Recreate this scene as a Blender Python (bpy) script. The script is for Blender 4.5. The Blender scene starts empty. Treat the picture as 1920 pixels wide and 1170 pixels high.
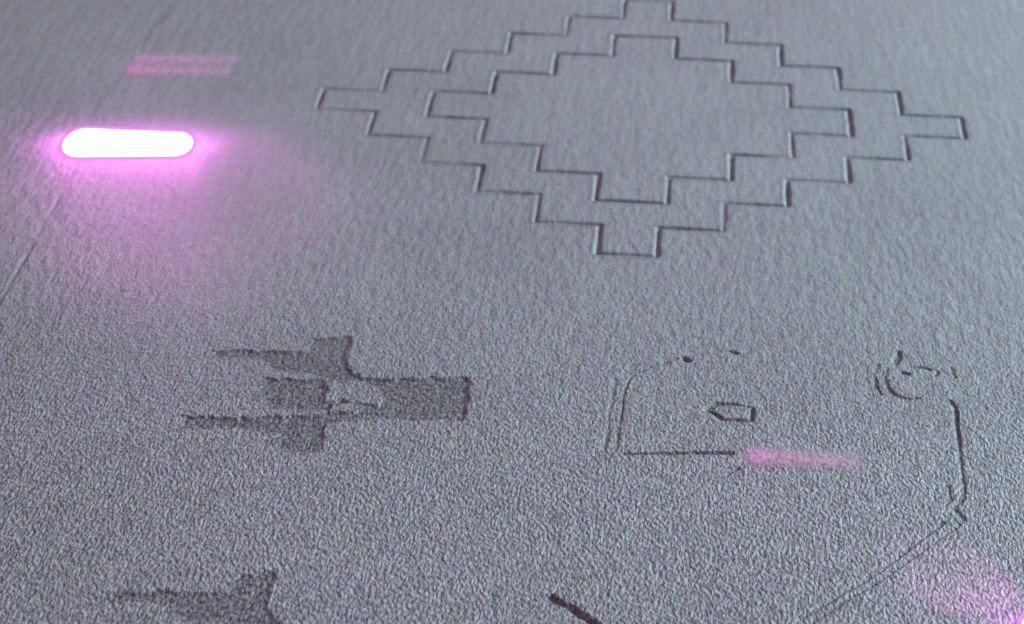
import bpy, math, random
import numpy as np
from mathutils import Vector, Matrix

# ------------------------------------------------------------------ camera, light, exposure
SC = bpy.context.scene
COL = SC.collection
U = 0.005                                   # one step of the diamond pattern: 5 mm
# camera fitted on the stepped diamond (square steps): units of one step, plane z = 0
FOC = 4.78919
R3 = Matrix(((0.99672158, 0.0793342, 0.01588028),
             (0.05089441, -0.46220369, -0.8853121),
             (-0.0628956, 0.88321789, -0.46472605)))      # rows: right, down, forward
CAMP = Vector((0.64271945, -38.47313712, 16.30635297))

cam = bpy.data.objects.new('camera', bpy.data.cameras.new('camera'))
COL.objects.link(cam)
SC.camera = cam
right, down, fwd = R3[0], R3[1], R3[2]
m = Matrix((right, -down, -fwd)).transposed().to_4x4()
m.translation = CAMP * U
cam.matrix_world = m
cam.data.sensor_width = 36.0
cam.data.lens = 18.0 * FOC
cam.data.clip_start = 0.005
cam.data.clip_end = 50.0
cam.data.dof.use_dof = True
cam.data.dof.focus_distance = 31.5 * U
cam.data.dof.aperture_fstop = 105.0

world = bpy.data.worlds.new('World')
SC.world = world
world.use_nodes = True
bg = world.node_tree.nodes['Background']
bg.inputs[0].default_value = (1.0, 0.72, 0.94, 1)
bg.inputs[1].default_value = 0.30

def area_lamp(name, pos, target, size, power, col):
    ld = bpy.data.lights.new(name, 'AREA')
    ld.shape = 'RECTANGLE'
    ld.size, ld.size_y = size[0] * U, size[1] * U
    ld.energy = power
    ld.color = col
    o = bpy.data.objects.new(name, ld)
    COL.objects.link(o)
    o.location = Vector(pos) * U
    o.rotation_euler = (Vector(target) - Vector(pos)).to_track_quat('-Z', 'Y').to_euler()
    return o

area_lamp('key_lamp', (72, 34, 36), (-3, -4, 0), (24, 28), 3.2, (0.83, 0.96, 1.02))
area_lamp('cool_fill', (28, -2, 15), (3, -6, 0), (8, 10), 0.085, (0.12, 0.85, 1.0))  # unseen lamp added to tint the right side cyan

SC.view_settings.view_transform = 'Standard'
SC.view_settings.look = 'None'
SC.view_settings.exposure = 0.0
SC.view_settings.gamma = 1.0
SC.render.engine = 'CYCLES'

def at(x, y):
    """a spot of the photograph (1920 x 1170) -> point of the panel plane, in pattern steps"""
    d = R3.transposed() @ Vector(((x - 960) / 960 / FOC, (y - 585) / 960 / FOC, 1.0))
    s = -CAMP.z / d.z
    q = CAMP + s * d
    return (q.x, q.y)

# ------------------------------------------------------------------ materials
class NT:
    def __init__(self, name):
        self.m = bpy.data.materials.new(name)
        self.m.use_nodes = True
        self.t = self.m.node_tree
        self.t.nodes.clear()
        self.out = self.n('ShaderNodeOutputMaterial')
    def n(self, kind, **kw):
        o = self.t.nodes.new(kind)
        for k, v in kw.items():
            setattr(o, k, v)
        return o
    def l(self, a, b):
        self.t.links.new(a, b)
    def math(self, op, a, b=0.0, c=None):
        o = self.n('ShaderNodeMath', operation=op)
        for i, v in enumerate((a, b) if c is None else (a, b, c)):
            if isinstance(v, (int, float)):
                o.inputs[i].default_value = v
            else:
                self.l(v, o.inputs[i])
        return o.outputs[0]

def noise(nt, vec, su, sv, detail=2.0, rough=0.5, off=0.0):
    """noise with features about su x sv pattern steps"""
    mp = nt.n('ShaderNodeMapping')
    mp.inputs['Scale'].default_value = (1 / (su * U), 1 / (sv * U), 1 / (su * U))
    mp.inputs['Location'].default_value = (off, off * 1.7, off * 0.3)
    nt.l(vec, mp.inputs[0])
    no = nt.n('ShaderNodeTexNoise')
    no.inputs['Scale'].default_value = 1.0
    no.inputs['Detail'].default_value = detail
    no.inputs['Roughness'].default_value = rough
    nt.l(mp.outputs[0], no.inputs['Vector'])
    return no.outputs['Fac']

def grain_material(name, lo, hi, bump=1.0, rough=0.55, fine=1.0, emit=None):
    nt = NT(name)
    tc = nt.n('ShaderNodeTexCoord')
    vec = tc.outputs['Object']
    sep = nt.n('ShaderNodeSeparateXYZ')
    nt.l(vec, sep.inputs[0])
    # the cast grain is fine and sandy at the near edge and runs out into long soft streaks
    mr = nt.n('ShaderNodeMapRange', interpolation_type='SMOOTHSTEP')
    mr.inputs['From Min'].default_value = -13.5 * U
    mr.inputs['From Max'].default_value = 0.5 * U
    nt.l(sep.outputs[1], mr.inputs['Value'])
    far = mr.outputs[0]
    a = noise(nt, vec, 0.043, 0.080, 1.5, 0.55)
    a2 = noise(nt, vec, 0.12, 0.32, 1.5, 0.5, 3.1)
    b = noise(nt, vec, 0.19, 1.2, 2.0, 0.5, 7.7)
    near = nt.math('SUBTRACT', 1.0, far)
    near2 = nt.math('MULTIPLY', near, near)
    ha = nt.math('MULTIPLY', a, nt.math('MULTIPLY_ADD', near2, 1.05, 0.10))
    ha2 = nt.math('MULTIPLY', a2, nt.math('MULTIPLY_ADD', nt.math('MULTIPLY', near, far), 1.5, 0.28))
    hb = nt.math('MULTIPLY', b, nt.math('MULTIPLY_ADD', far, 0.24, 0.15))
    h = nt.math('ADD', nt.math('ADD', ha, ha2), hb)
    bp = nt.n('ShaderNodeBump')
    bp.inputs['Strength'].default_value = 1.0
    bp.inputs['Distance'].default_value = 0.042 * U * bump
    nt.l(h, bp.inputs['Height'])
    # colour flecks of the moulded plastic
    fl = noise(nt, vec, 0.045, 0.08, 1.0, 0.6, 11.3)
    cl = noise(nt, vec, 2.2, 3.0, 3.0, 0.55, 5.0)
    dv = nt.math('MULTIPLY', nt.math('SUBTRACT', fl, 0.5), nt.math('MULTIPLY_ADD', near2, 1.9 * fine, 0.35))
    dv = nt.math('ADD', nt.math('ADD', dv, 0.5), nt.math('MULTIPLY', nt.math('SUBTRACT', cl, 0.5), 0.35))
    mix = nt.n('ShaderNodeMix', data_type='RGBA')
    mix.clamp_factor = True
    mix.inputs['A'].default_value = (*lo, 1)
    mix.inputs['B'].default_value = (*hi, 1)
    nt.l(dv, mix.inputs['Factor'])
    # faint colour mottling
    mp = nt.n('ShaderNodeMapping')
    mp.inputs['Scale'].default_value = (1 / (0.16 * U), 1 / (0.34 * U), 1)
    nt.l(vec, mp.inputs[0])
    cn = nt.n('ShaderNodeTexNoise')
    cn.inputs['Scale'].default_value = 1.0
    cn.inputs['Detail'].default_value = 3.0
    nt.l(mp.outputs[0], cn.inputs['Vector'])
    ov = nt.n('ShaderNodeMix', data_type='RGBA', blend_type='OVERLAY')
    ov.inputs['Factor'].default_value = 0.18
    nt.l(mix.outputs['Result'], ov.inputs['A'])
    nt.l(cn.outputs['Color'], ov.inputs['B'])
    p = nt.n('ShaderNodeBsdfPrincipled')
    nt.l(ov.outputs['Result'], p.inputs['Base Color'])
    p.inputs['Roughness'].default_value = rough
    p.inputs['Specular IOR Level'].default_value = 0.45
    nt.l(bp.outputs[0], p.inputs['Normal'])
    if emit:
        p.inputs['Emission Color'].default_value = (*emit[:3], 1)
        p.inputs['Emission Strength'].default_value = emit[3]
    nt.l(p.outputs[0], nt.out.inputs[0])
    return nt.m

def glow_material(name, col, strength):
    nt = NT(name)
    e = nt.n('ShaderNodeEmission')
    e.inputs[0].default_value = (*col, 1)
    e.inputs[1].default_value = strength
    nt.l(e.outputs[0], nt.out.inputs[0])
    return nt.m

M_PANEL = grain_material('grey_grained_plastic', (0.15, 0.15, 0.16), (0.39, 0.39, 0.41))
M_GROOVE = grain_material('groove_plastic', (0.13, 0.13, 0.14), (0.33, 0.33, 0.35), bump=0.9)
M_WORN = grain_material('worn_dark_print', (0.078, 0.075, 0.082), (0.27, 0.26, 0.278), bump=0.85, fine=1.8, rough=0.5)
M_DARKLINE = grain_material('dark_groove', (0.06, 0.06, 0.065), (0.27, 0.265, 0.28), bump=1.0)  # darker than the panel, for the thin lines
M_INK = grain_material('dark_ink', (0.07, 0.07, 0.075), (0.29, 0.29, 0.30), bump=1.0)
def streak_material(name, half, wid, em):
    """glow painting a streak of projected light, thinning out towards its edges and one end"""
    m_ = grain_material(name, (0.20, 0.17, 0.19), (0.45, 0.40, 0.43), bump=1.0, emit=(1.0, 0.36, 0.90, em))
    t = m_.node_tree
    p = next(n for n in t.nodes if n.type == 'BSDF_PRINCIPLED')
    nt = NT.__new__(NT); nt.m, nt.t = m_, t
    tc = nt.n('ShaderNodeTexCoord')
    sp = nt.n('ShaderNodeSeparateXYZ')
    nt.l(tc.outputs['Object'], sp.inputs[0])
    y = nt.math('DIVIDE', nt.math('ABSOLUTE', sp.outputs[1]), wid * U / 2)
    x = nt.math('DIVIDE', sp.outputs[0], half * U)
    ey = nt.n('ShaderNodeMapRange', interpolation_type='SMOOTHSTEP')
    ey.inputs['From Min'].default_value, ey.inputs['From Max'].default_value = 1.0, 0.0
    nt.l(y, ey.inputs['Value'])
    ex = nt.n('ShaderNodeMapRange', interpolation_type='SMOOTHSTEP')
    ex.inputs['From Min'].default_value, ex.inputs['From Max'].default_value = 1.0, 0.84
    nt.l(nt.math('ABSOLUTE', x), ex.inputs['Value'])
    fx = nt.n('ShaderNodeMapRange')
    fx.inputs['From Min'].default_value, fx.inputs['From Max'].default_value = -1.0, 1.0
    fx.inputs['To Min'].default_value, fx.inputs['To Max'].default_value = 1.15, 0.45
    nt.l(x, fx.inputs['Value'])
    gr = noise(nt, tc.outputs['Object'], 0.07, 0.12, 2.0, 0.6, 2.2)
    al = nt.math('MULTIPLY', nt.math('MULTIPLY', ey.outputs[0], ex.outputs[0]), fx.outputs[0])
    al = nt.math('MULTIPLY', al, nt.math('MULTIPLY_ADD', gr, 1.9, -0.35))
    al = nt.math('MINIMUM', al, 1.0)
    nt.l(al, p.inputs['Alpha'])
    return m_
M_RIM = grain_material('lamp_rim_plastic', (0.16, 0.15, 0.17), (0.36, 0.34, 0.38), bump=0.2)
M_HALO = glow_material('pink_halo_glow', (1.0, 0.30, 1.0), 1.0)  # glow painted in for the bloom round the bars
M_GLOW = glow_material('pink_light', (1.0, 0.16, 0.95), 22.0)

# ------------------------------------------------------------------ numpy helpers
def vnoise(x, y, seed=0):
    """smooth value noise in [-1, 1]"""
    rng = np.random.RandomState(seed)
    tab = rng.rand(256, 256) * 2 - 1
    xi = np.floor(x).astype(int); yi = np.floor(y).astype(int)
    fx = x - xi; fy = y - yi
    fx = fx * fx * (3 - 2 * fx); fy = fy * fy * (3 - 2 * fy)
    g = lambda i, j: tab[i % 256, j % 256]
    return ((g(xi, yi) * (1 - fx) + g(xi + 1, yi) * fx) * (1 - fy)
            + (g(xi, yi + 1) * (1 - fx) + g(xi + 1, yi + 1) * fx) * fy)

def dist_poly(x, y, pts, closed=False):
    pts = np.array(pts, float)
    d = np.full(x.shape, 1e9)
    n = len(pts)
    for i in range(n if closed else n - 1):
        ax, ay = pts[i]; bx, by = pts[(i + 1) % n]
        ex, ey = bx - ax, by - ay
        L = ex * ex + ey * ey + 1e-12
        t = np.clip(((x - ax) * ex + (y - ay) * ey) / L, 0, 1)
        d = np.minimum(d, np.hypot(x - ax - t * ex, y - ay - t * ey))
    return d

def inside(x, y, pts):
    c = np.zeros(x.shape, bool)
    n = len(pts)
    for i in range(n):
        ax, ay = pts[i]; bx, by = pts[(i + 1) % n]
        cr = ((ay > y) != (by > y)) & (x < (bx - ax) * (y - ay) / (by - ay + 1e-12) + ax)
        c ^= cr
    return c

class Stroke:
    """a groove pressed into the panel along one or more lines"""
    def __init__(self, lines, w, depth, closed=False, wob=0.01, gaps=0.0, seed=1, burr=0.0):
        self.lines, self.w, self.depth, self.closed = lines, w, depth, closed
        self.wob, self.gaps, self.seed, self.burr = wob, gaps, seed, burr
        self.reach = w * 2.1 + wob
        al = np.array([p for ln in lines for p in ln])
        self.lo, self.hi = al.min(0) - self.reach, al.max(0) + self.reach
    def raw(self, x, y):
        d = np.full(x.shape, 1e9)
        for ln in self.lines:
            d = np.minimum(d, dist_poly(x, y, ln, self.closed))
        return d
    def eval(self, x, y):
        d = self.raw(x, y) + self.wob * vnoise(x * 4.0 + 9, y * 4.0, self.seed)
        t = np.clip(1 - np.abs(d) / self.w, 0, 1)
        prof = t * t * (3 - 2 * t)
        dep = self.depth * (0.9 + 0.2 * vnoise(x * 2, y * 2, self.seed + 5))
        if self.gaps:
            dep = dep * np.clip(0.75 + self.gaps * vnoise(x * 1.7, y * 1.7, self.seed + 9), 0.0, 1.1)
        # a soft burr stands up along both lips of the groove
        r = np.clip(1 - np.abs(np.abs(d) - self.w * 1.35) / (self.w * 0.7), 0, 1)
        h = -dep * prof + dep * self.burr * r * r * (3 - 2 * r)
        return h, (np.abs(h) > 1e-4) if self.burr > 0.05 else (h < -0.22 * self.depth)
class Patch:
    """a shallow worn area bounded by polygons (holes stay at panel level)"""
    def __init__(self, polys, holes, depth, wob=0.05, seed=3):
        self.polys, self.holes, self.depth, self.wob, self.seed = polys, holes, depth, wob, seed
        self.reach = wob + 0.06
        al = np.array([p for ln in polys for p in ln])
        self.lo, self.hi = al.min(0) - self.reach, al.max(0) + self.reach
    def sdf(self, x, y):
        s = np.full(x.shape, 1e9)
        for p in self.polys:
            d = dist_poly(x, y, p, True)
            s = np.minimum(s, np.where(inside(x, y, p), -d, d))
        for p in self.holes:
            d = dist_poly(x, y, p, True)
            s = np.maximum(s, -np.where(inside(x, y, p), -d, d))
        return s
    def raw(self, x, y):
        return np.maximum(self.sdf(x, y), 0)
    def eval(self, x, y):
        s = self.sdf(x, y) + self.wob * (vnoise(x * 14, y * 8, self.seed) * 0.9 + vnoise(x * 6, y * 4, self.seed + 2) * 0.5 + vnoise(x * 3, y * 2, self.seed + 1) * 0.6)
        t = np.clip(-s / 0.06, 0, 1)
        return -self.depth * t * t * (3 - 2 * t), s < 0

# ------------------------------------------------------------------ the marks, in pattern steps
def stair(n, e):
    """stepped diamond n steps wide, its sides moved outwards by e"""
    k = (n - 1) // 2
    q = []                                   # quarter: from the top tip to the right tip
    for i in range(k + 1):
        q.append((0.5 + i + e, k + 0.5 - i + e))
        if i < k:
            q.append((0.5 + i + e, k - 0.5 - i + e))
    pts = list(q)
    pts += [(x, -y) for x, y in reversed(q)]
    pts += [(-x, -y) for x, y in q]
    pts += [(-x, y) for x, y in reversed(q)]
    return pts
OUT, INN = stair(11, -0.053), stair(7, 0.062)

def L(*pts):
    return [at(*p) for p in pts]

EMB = dict(
    polys=[L((394, 655), (488, 657), (575, 658), (586, 636), (657, 630), (650, 660), (646, 680), (658, 696), (684, 708), (712, 711),
             (800, 708), (886, 704), (880, 745), (872, 791), (790, 787), (700, 784), (640, 786), (614, 798), (606, 822),
             (597, 850), (556, 850), (518, 842), (514, 814), (478, 806), (342, 801), (338, 780), (470, 781), (545, 776),
             (550, 768), (498, 766), (486, 740), (496, 710), (560, 708), (566, 702), (512, 696), (488, 674), (440, 671), (394, 669))],
    holes=[L((612, 716), (655, 712), (700, 724), (718, 741), (706, 758), (668, 755), (640, 748), (612, 752)),
           L((622, 757), (668, 757), (680, 764), (664, 770), (618, 772)),
           L((560, 700), (600, 704), (612, 712), (560, 710)),
           L((505, 768), (560, 770), (612, 770), (604, 778), (540, 780), (505, 776))])
ax_, ay_ = at(655, 632)
bx_, by_ = at(516, 1074)
def shift(ps):
    return [[(x + bx_ - ax_, y + by_ - ay_) for x, y in p] for p in ps]

FEATS = {
    'outer_groove': Stroke([OUT], 0.056, 0.056, True, 0.014, 0.5, 11, 0.06),
    'inner_groove': Stroke([INN], 0.058, 0.062, True, 0.014, 0.5, 12, 0.06),
    'seam_line': Stroke([L((150, 300), (124, 346), (96, 398), (62, 458), (30, 512), (-4, 572), (-60, 670))], 0.05, 0.013, False, 0.01, 0.6, 13),
    'hairline_scratch': Stroke([L((330, -6), (318, 14), (296, 44), (270, 78))], 0.11, 0.007, False, 0.02, 0.9, 14),
    'worn_emblem': Patch(EMB['polys'], EMB['holes'], 0.024, 0.04, 21),
    'worn_emblem_b': Patch(shift(EMB['polys']), shift(EMB['holes']), 0.018, 0.05, 31),
    'dark_stripe': Patch([L((1016, 1117), (1036, 1113), (1080, 1136), (1150, 1180), (1190, 1204), (1168, 1216), (1100, 1172), (1050, 1140))], [], 0.05, 0.03, 41),
    'frame_corner': Stroke([L((1156, 845), (1160, 806), (1166, 768), (1170, 736), (1178, 714), (1192, 700), (1215, 690), (1246, 681), (1272, 672))], 0.040, 0.030, False, 0.014, 0.7, 15),
    'frame_corner_b': Stroke([L((1154, 712), (1149, 742), (1143, 776), (1139, 806), (1133, 846))], 0.04, 0.02, False, 0.014, 0.9, 35),
    'frame_edge': Stroke([L((1170, 851), (1230, 850), (1300, 849), (1372, 849))], 0.058, 0.055, False, 0.012, 0.1, 16),
    'frame_side': Stroke([L((1780, 750), (1790, 762), (1794, 800), (1798, 836), (1803, 880), (1807, 918), (1805, 934), (1788, 952), (1808, 973), (1790, 990),
                            (1744, 1022), (1700, 1052), (1640, 1092), (1580, 1130), (1520, 1170), (1470, 1205)),
                          L((1778, 912), (1783, 938), (1772, 946)),
                          L((1768, 980), (1720, 1016), (1660, 1062), (1616, 1092), (1560, 1124), (1500, 1162))], 0.048, 0.048, False, 0.014, 0.45, 17),
    'pointer_bar': Stroke([L((1326, 768), (1342, 757), (1380, 758), (1409, 764))], 0.06, 0.04, False, 0.025, 0.6, 18),
    'pointer_bar_b': Stroke([L((1326, 768), (1344, 778), (1354, 786), (1384, 788), (1409, 787)), L((1409, 787), (1410, 765))], 0.06, 0.04, False, 0.025, 0.6, 19),
    'ring_arc': Stroke([L((1664, 690), (1660, 708), (1664, 726), (1676, 740), (1700, 748), (1722, 746)),
                        L((1645, 684), (1639, 704), (1642, 724), (1652, 740))], 0.042, 0.026, False, 0.016, 0.9, 20),
    'ring_stem': Stroke([L((1684, 660), (1679, 680))], 0.07, 0.05, False, 0.03, 0.4, 22),
    'ring_tick': Stroke([L((1690, 698), (1702, 701)), L((1712, 691), (1728, 688), (1744, 693)), L((1754, 704), (1759, 697)), L((1784, 690), (1790, 708))],
                        0.045, 0.03, False, 0.014, 0.8, 23),
    'chip': Stroke([L((1283, 671), (1290, 676))], 0.07, 0.06, False, 0.03, 0.4, 24),
    'chip_b': Stroke([L((1366, 657), (1380, 662))], 0.05, 0.05, False, 0.03, 0.4, 25),
    'chip_c': Stroke([L((1366, 887), (1384, 879))], 0.05, 0.05, False, 0.03, 0.4, 26),
}

# ------------------------------------------------------------------ tiling of the panel: coarse where flat, fine where marked
T, DIV = 0.2, 10
FI = T / DIV
U0, V0, NU, NV = -18.0, -22.0, 150, 170         # 30 x 34 steps = 150 x 170 mm
ci, cj = np.meshgrid(np.arange(NU), np.arange(NV), indexing='ij')
cx, cy = U0 + (ci + 0.5) * T, V0 + (cj + 0.5) * T
active = np.zeros((NU, NV), bool)
for f in FEATS.values():
    box = (cx > f.lo[0] - T) & (cx < f.hi[0] + T) & (cy > f.lo[1] - T) & (cy < f.hi[1] + T)
    d = f.raw(cx[box], cy[box])
    a = np.zeros_like(active)
    a[box] = d < f.reach + T * 0.75
    active |= a
# regions of the diamond, on coarse tiles and fine quads alike
def region(x, y):
    r = np.zeros(x.shape, int)
    r[inside(x, y, OUT)] = 1
    r[inside(x, y, INN)] = 2
    return r

ti, tj = np.nonzero(active)
k = np.arange(DIV + 1)
gi = (ti[:, None, None] * DIV + k[None, :, None] + 0 * k[None, None, :])
gj = (tj[:, None, None] * DIV + 0 * k[None, :, None] + k[None, None, :])
vx, vy = U0 + gi * FI, V0 + gj * FI
qx, qy = vx[:, :-1, :-1] + FI / 2, vy[:, :-1, :-1] + FI / 2
hz = np.zeros(vx.shape)
own = np.full(qx.shape, -1)
names = list(FEATS)
for n_, nm in enumerate(names):
    f = FEATS[nm]
    tb = ((cx[ti, tj] > f.lo[0] - T) & (cx[ti, tj] < f.hi[0] + T) & (cy[ti, tj] > f.lo[1] - T) & (cy[ti, tj] < f.hi[1] + T))
    if not tb.any():
        continue
    h, ins = f.eval(vx[tb], vy[tb])
    hz[tb] = np.where(np.abs(h) > np.abs(hz[tb]), h, hz[tb])
    q = ins[:, :-1, :-1] | ins[:, 1:, :-1] | ins[:, 1:, 1:] | ins[:, :-1, 1:]
    o = own[tb]
    o[q] = n_
    own[tb] = o
reg_f = region(qx, qy)
reg_c = region(cx, cy)
GW = NU * DIV + 1

def mesh_obj(name, key, z, faces, mat, parent, smooth=True):
    """faces: arrays of integer grid corners (n,4,2); shared corners are merged"""
    ids = key
    uq, inv = np.unique(ids.ravel(), return_inverse=True)
    zz = np.zeros(len(uq)); zz[inv] = z.ravel()
    i, j = uq % GW, uq // GW
    co = np.stack([(U0 + i * FI) * U, (V0 + j * FI) * U, zz * U], 1)
    me = bpy.data.meshes.new(name)
    nf = len(ids)
    me.vertices.add(len(uq)); me.loops.add(nf * 4); me.polygons.add(nf)
    me.vertices.foreach_set('co', co.ravel())
    me.loops.foreach_set('vertex_index', inv.astype(np.int32))
    me.polygons.foreach_set('loop_start', np.arange(0, nf * 4, 4, dtype=np.int32))
    me.polygons.foreach_set('use_smooth', np.full(nf, smooth))
    me.update(calc_edges=True)
    me.materials.append(mat)
    ob = bpy.data.objects.new(name, me)
    COL.objects.link(ob)
    ob.parent = parent
    return ob

key_all = gj * GW + gi
def quads(mask):
    kq = np.stack([key_all[:, :-1, :-1][mask], key_all[:, 1:, :-1][mask], key_all[:, 1:, 1:][mask], key_all[:, :-1, 1:][mask]], 1)
    zq = np.stack([hz[:, :-1, :-1][mask], hz[:, 1:, :-1][mask], hz[:, 1:, 1:][mask], hz[:, :-1, 1:][mask]], 1)
    return kq, zq
def coarse(mask):
    i, j = ci[mask] * DIV, cj[mask] * DIV
    kq = np.stack([j * GW + i, j * GW + i + DIV, (j + DIV) * GW + i + DIV, (j + DIV) * GW + i], 1)
    return kq, np.zeros(kq.shape)
def flat_part(name, r, mat, parent):
    k1, z1 = quads((own < 0) & (reg_f == r))
    k2, z2 = coarse(~active & (reg_c == r))
    return mesh_obj(name, np.concatenate([k1, k2]), np.concatenate([z1, z2]), None, mat, parent)
def mark(name, feat, mat, parent, label=None):
    kq, zq = quads(own == names.index(feat))
    ob = mesh_obj(name, kq, zq, None, mat, parent)
    if label:
        ob['label'] = label
    return ob

# ------------------------------------------------------------------ the panel
panel = bpy.data.objects.new('textured_panel', None)
COL.objects.link(panel)
panel['label'] = 'grey grained plastic panel pressed with a stepped diamond outline and worn marks'
panel['category'] = 'panel'
flat_part('surface', 0, M_PANEL, panel)
emblem = flat_part('diamond_emblem', 1, M_PANEL, panel)
emblem['label'] = 'stepped diamond band between two engraved zigzag outlines'
flat_part('center_field', 2, M_PANEL, emblem)
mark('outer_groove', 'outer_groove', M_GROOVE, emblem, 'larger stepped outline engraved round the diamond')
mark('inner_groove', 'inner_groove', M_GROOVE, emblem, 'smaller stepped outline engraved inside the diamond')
mark('seam_line', 'seam_line', M_GROOVE, panel, 'thin slanting seam below the glowing white bar')
mark('scratch', 'hairline_scratch', M_GROOVE, panel)
mark('worn_emblem', 'worn_emblem', M_WORN, panel, 'dark worn winged emblem with square tail left of centre')
mark('worn_emblem', 'worn_emblem_b', M_WORN, panel, 'dark worn winged emblem cut off by the bottom edge')
mark('dark_stripe', 'dark_stripe', M_WORN, panel, 'short dark slanting stripe at the bottom edge')
mark('frame_corner', 'frame_corner', M_DARKLINE, panel, 'thin line with rounded upper corner')
mark('frame_line', 'frame_corner_b', M_GROOVE, panel)
mark('frame_edge', 'frame_edge', M_INK, panel, 'thin dark level line left of the dim pink light streak')
mark('frame_side', 'frame_side', M_DARKLINE, panel, 'thin notched line running down right then slanting to the bottom edge')
pb = mark('pointer_mark', 'pointer_bar', M_INK, panel, 'small dark pointer of two bars with a tip to the left')
mark('pointer_bar', 'pointer_bar_b', M_INK, pb)
ra = mark('ring_mark', 'ring_arc', M_DARKLINE, panel, 'faint broken ring near the right edge')
mark('stem', 'ring_stem', M_INK, ra)
mark('tick', 'ring_tick', M_DARKLINE, ra)
for nm in ('chip', 'chip_b', 'chip_c'):
    mark('chip', nm, M_INK, panel)

# body of the panel under its face: sides and back of a 3 mm moulding
x0, y0, x1, y1, zt, zb = U0 * U, V0 * U, (U0 + NU * T) * U, (V0 + NV * T) * U, 0.0, -0.003
vs = [(x0, y0, zt), (x1, y0, zt), (x1, y1, zt), (x0, y1, zt), (x0, y0, zb), (x1, y0, zb), (x1, y1, zb), (x0, y1, zb)]
fs = [(0, 4, 5, 1), (1, 5, 6, 2), (2, 6, 7, 3), (3, 7, 4, 0), (4, 7, 6, 5)]
me = bpy.data.meshes.new('panel_body')
me.from_pydata(vs, [], fs)
me.materials.append(M_PANEL)
ob = bpy.data.objects.new('panel_body', me)
COL.objects.link(ob)
ob.parent = panel

# ------------------------------------------------------------------ lamps set into the panel, and painted light streaks
def stadium(a, b, ra_, rb_, squash, n=20):
    """outline round two ends a, b (local x along the bar)"""
    pts = []
    for i in range(n + 1):
        t = -math.pi / 2 + math.pi * i / n
        pts.append((b + rb_ * squash * math.cos(t), rb_ * math.sin(t)))
    for i in range(n + 1):
        t = math.pi / 2 + math.pi * i / n
        pts.append((a + ra_ * squash * math.cos(t), ra_ * math.sin(t)))
    return pts

def rings_mesh(name, rings, mat, parent, cap=True):
    v, f = [], []
    n = len(rings[0])
    for r in rings:
        v += [(x * U, y * U, z * U) for x, y, z in r]
    for k_ in range(len(rings) - 1):
        for i in range(n):
            a, b = k_ * n + i, k_ * n + (i + 1) % n
            f.append((a, b, b + n, a + n))
    if cap:
        f.append(tuple(range((len(rings) - 1) * n, len(rings) * n)))
    me = bpy.data.meshes.new(name)
    me.from_pydata(v, [], f)
    for p in me.polygons:
        p.use_smooth = True
    me.materials.append(mat)
    o = bpy.data.objects.new(name, me)
    COL.objects.link(o)
    o.parent = parent
    return o

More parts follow.
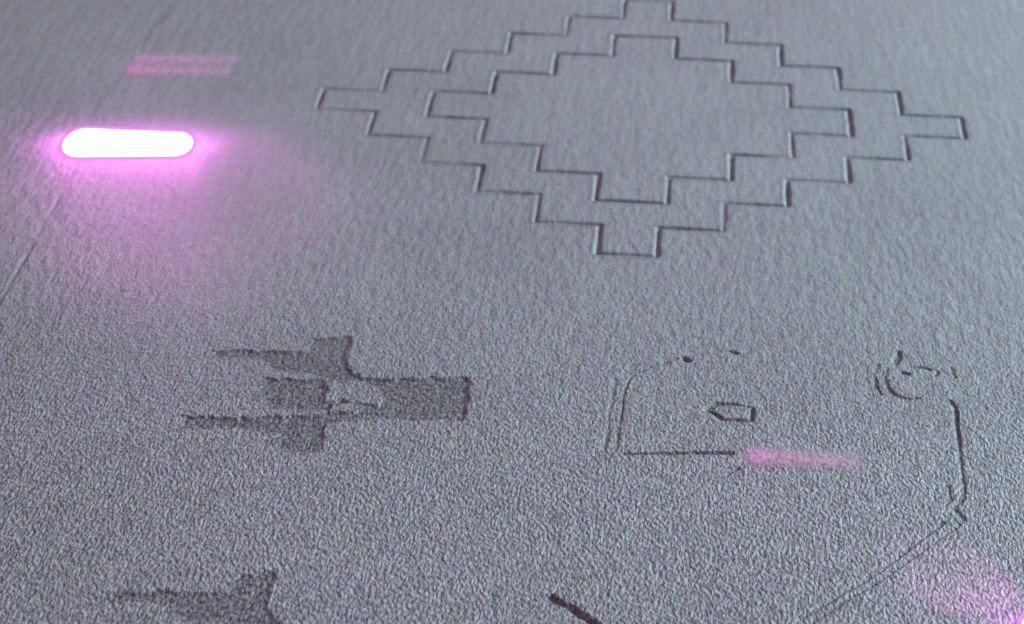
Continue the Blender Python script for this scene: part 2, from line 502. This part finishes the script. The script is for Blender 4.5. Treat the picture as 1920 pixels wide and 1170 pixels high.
def light_bar(pa, pb, ra_, rb_, height, label, halo_lamp, added_wash=None):
    a, b = Vector(at(*pa)), Vector(at(*pb))
    c = (a + b) / 2
    half = (b - a).length / 2
    t = bpy.data.objects.new('light_bar', None)
    COL.objects.link(t)
    t.location = (c.x * U, c.y * U, 0)
    t.rotation_euler = (0, 0, math.atan2(b.y - a.y, b.x - a.x))
    t['label'] = label
    t['category'] = 'light'
    t['group'] = 'glowing light bars'
    def ring(k_, z):
        return [(x, y, z) for x, y in stadium(-half + ra_ * 0.55, half - rb_ * 0.55, ra_ * k_, rb_ * k_, 0.55)]
    rg = [ring(1.0, -0.02)] + [ring(math.cos(q), height * math.sin(q)) for q in (0.15, 0.5, 0.9, 1.25, 1.5)]
    rings_mesh('diffuser', rg, M_GLOW, t)
    rings_mesh('halo_ring', [ring(1.26, -0.01), ring(1.23, 0.004), ring(1.08, 0.012), ring(0.98, 0.012)], M_HALO, t, False)  # glowing ring standing in for the bloom halo
    dirv = (b - a).normalized()
    for k_ in range(7):                      # unseen point lamps added over the bar to throw its halo
        ld = bpy.data.lights.new('halo_lamp', 'POINT')
        ld.energy = halo_lamp
        ld.color = (1.0, 0.16, 0.95)
        ld.shadow_soft_size = 0.08 * U
        o = bpy.data.objects.new('halo_lamp', ld)
        COL.objects.link(o)
        p = c + dirv * (half * (k_ - 3) / 3.0)
        o.location = (p.x * U, p.y * U, (height + 0.24) * U)
    if added_wash:
        src_px, (tx, ty), h, ang, pw = added_wash
        ld = bpy.data.lights.new('wash_spot', 'SPOT')  # unseen spot added above the panel to spread the pink wash
        ld.energy = pw
        ld.color = (1.0, 0.25, 0.85)
        ld.spot_size = math.radians(ang)
        ld.spot_blend = 0.5
        ld.shadow_soft_size = 0.05 * U
        o = bpy.data.objects.new('wash_spot', ld)
        COL.objects.link(o)
        sx, sy = at(*src_px)
        src = Vector((sx, sy, h))
        q = at(tx, ty)
        o.location = src * U
        o.rotation_euler = (Vector((q[0], q[1], 0)) - src).to_track_quat('-Z', 'Y').to_euler()
    return t

light_bar((119, 268), (361, 272), 0.56, 0.46, 0.09, 'blown out white pink light bar at the upper left', 0.00052, ((270, 300), (300, 345), 3.0, 98, 0.0068))
light_bar((1914, 1178), (2170, 1216), 0.42, 0.36, 0.09, 'pink light bar cut off by the lower right corner', 0.00012, ((1915, 1172), (1800, 1094), 1.4, 50, 0.0015))

def painted_streak(pa, pb, wid, n, gap, label, lampw, em):  # glowing sheets laid on the panel as streaks of projected light
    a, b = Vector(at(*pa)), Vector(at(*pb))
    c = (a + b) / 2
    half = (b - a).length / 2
    t = bpy.data.objects.new('painted_streak', None)
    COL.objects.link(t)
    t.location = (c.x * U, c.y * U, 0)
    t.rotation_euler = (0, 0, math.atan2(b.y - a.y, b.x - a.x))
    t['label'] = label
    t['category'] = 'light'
    mat = streak_material('pink_streak_glow', half, wid, em)
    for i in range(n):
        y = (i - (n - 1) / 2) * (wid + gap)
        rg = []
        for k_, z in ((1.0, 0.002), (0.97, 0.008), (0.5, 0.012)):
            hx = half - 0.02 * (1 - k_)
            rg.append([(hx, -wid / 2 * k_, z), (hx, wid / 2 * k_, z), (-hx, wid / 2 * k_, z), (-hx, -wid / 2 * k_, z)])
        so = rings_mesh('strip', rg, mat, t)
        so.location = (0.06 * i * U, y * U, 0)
    ld = bpy.data.lights.new('streak_fill', 'POINT')  # unseen point lamp added to brighten one end of the streak
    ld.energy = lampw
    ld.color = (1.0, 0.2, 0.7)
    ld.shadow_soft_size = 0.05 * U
    o = bpy.data.objects.new('streak_fill', ld)
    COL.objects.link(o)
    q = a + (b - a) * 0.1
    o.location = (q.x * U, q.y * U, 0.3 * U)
    return t

painted_streak((232, 121), (444, 124), 0.84, 2, -0.32, 'painted dim pink double light streak above the glowing bar', 0.00003, 0.34)
painted_streak((1392, 854), (1626, 867), 0.70, 1, 0.0, 'painted dim pink single light streak right of the thin dark line', 0.00003, 0.36)
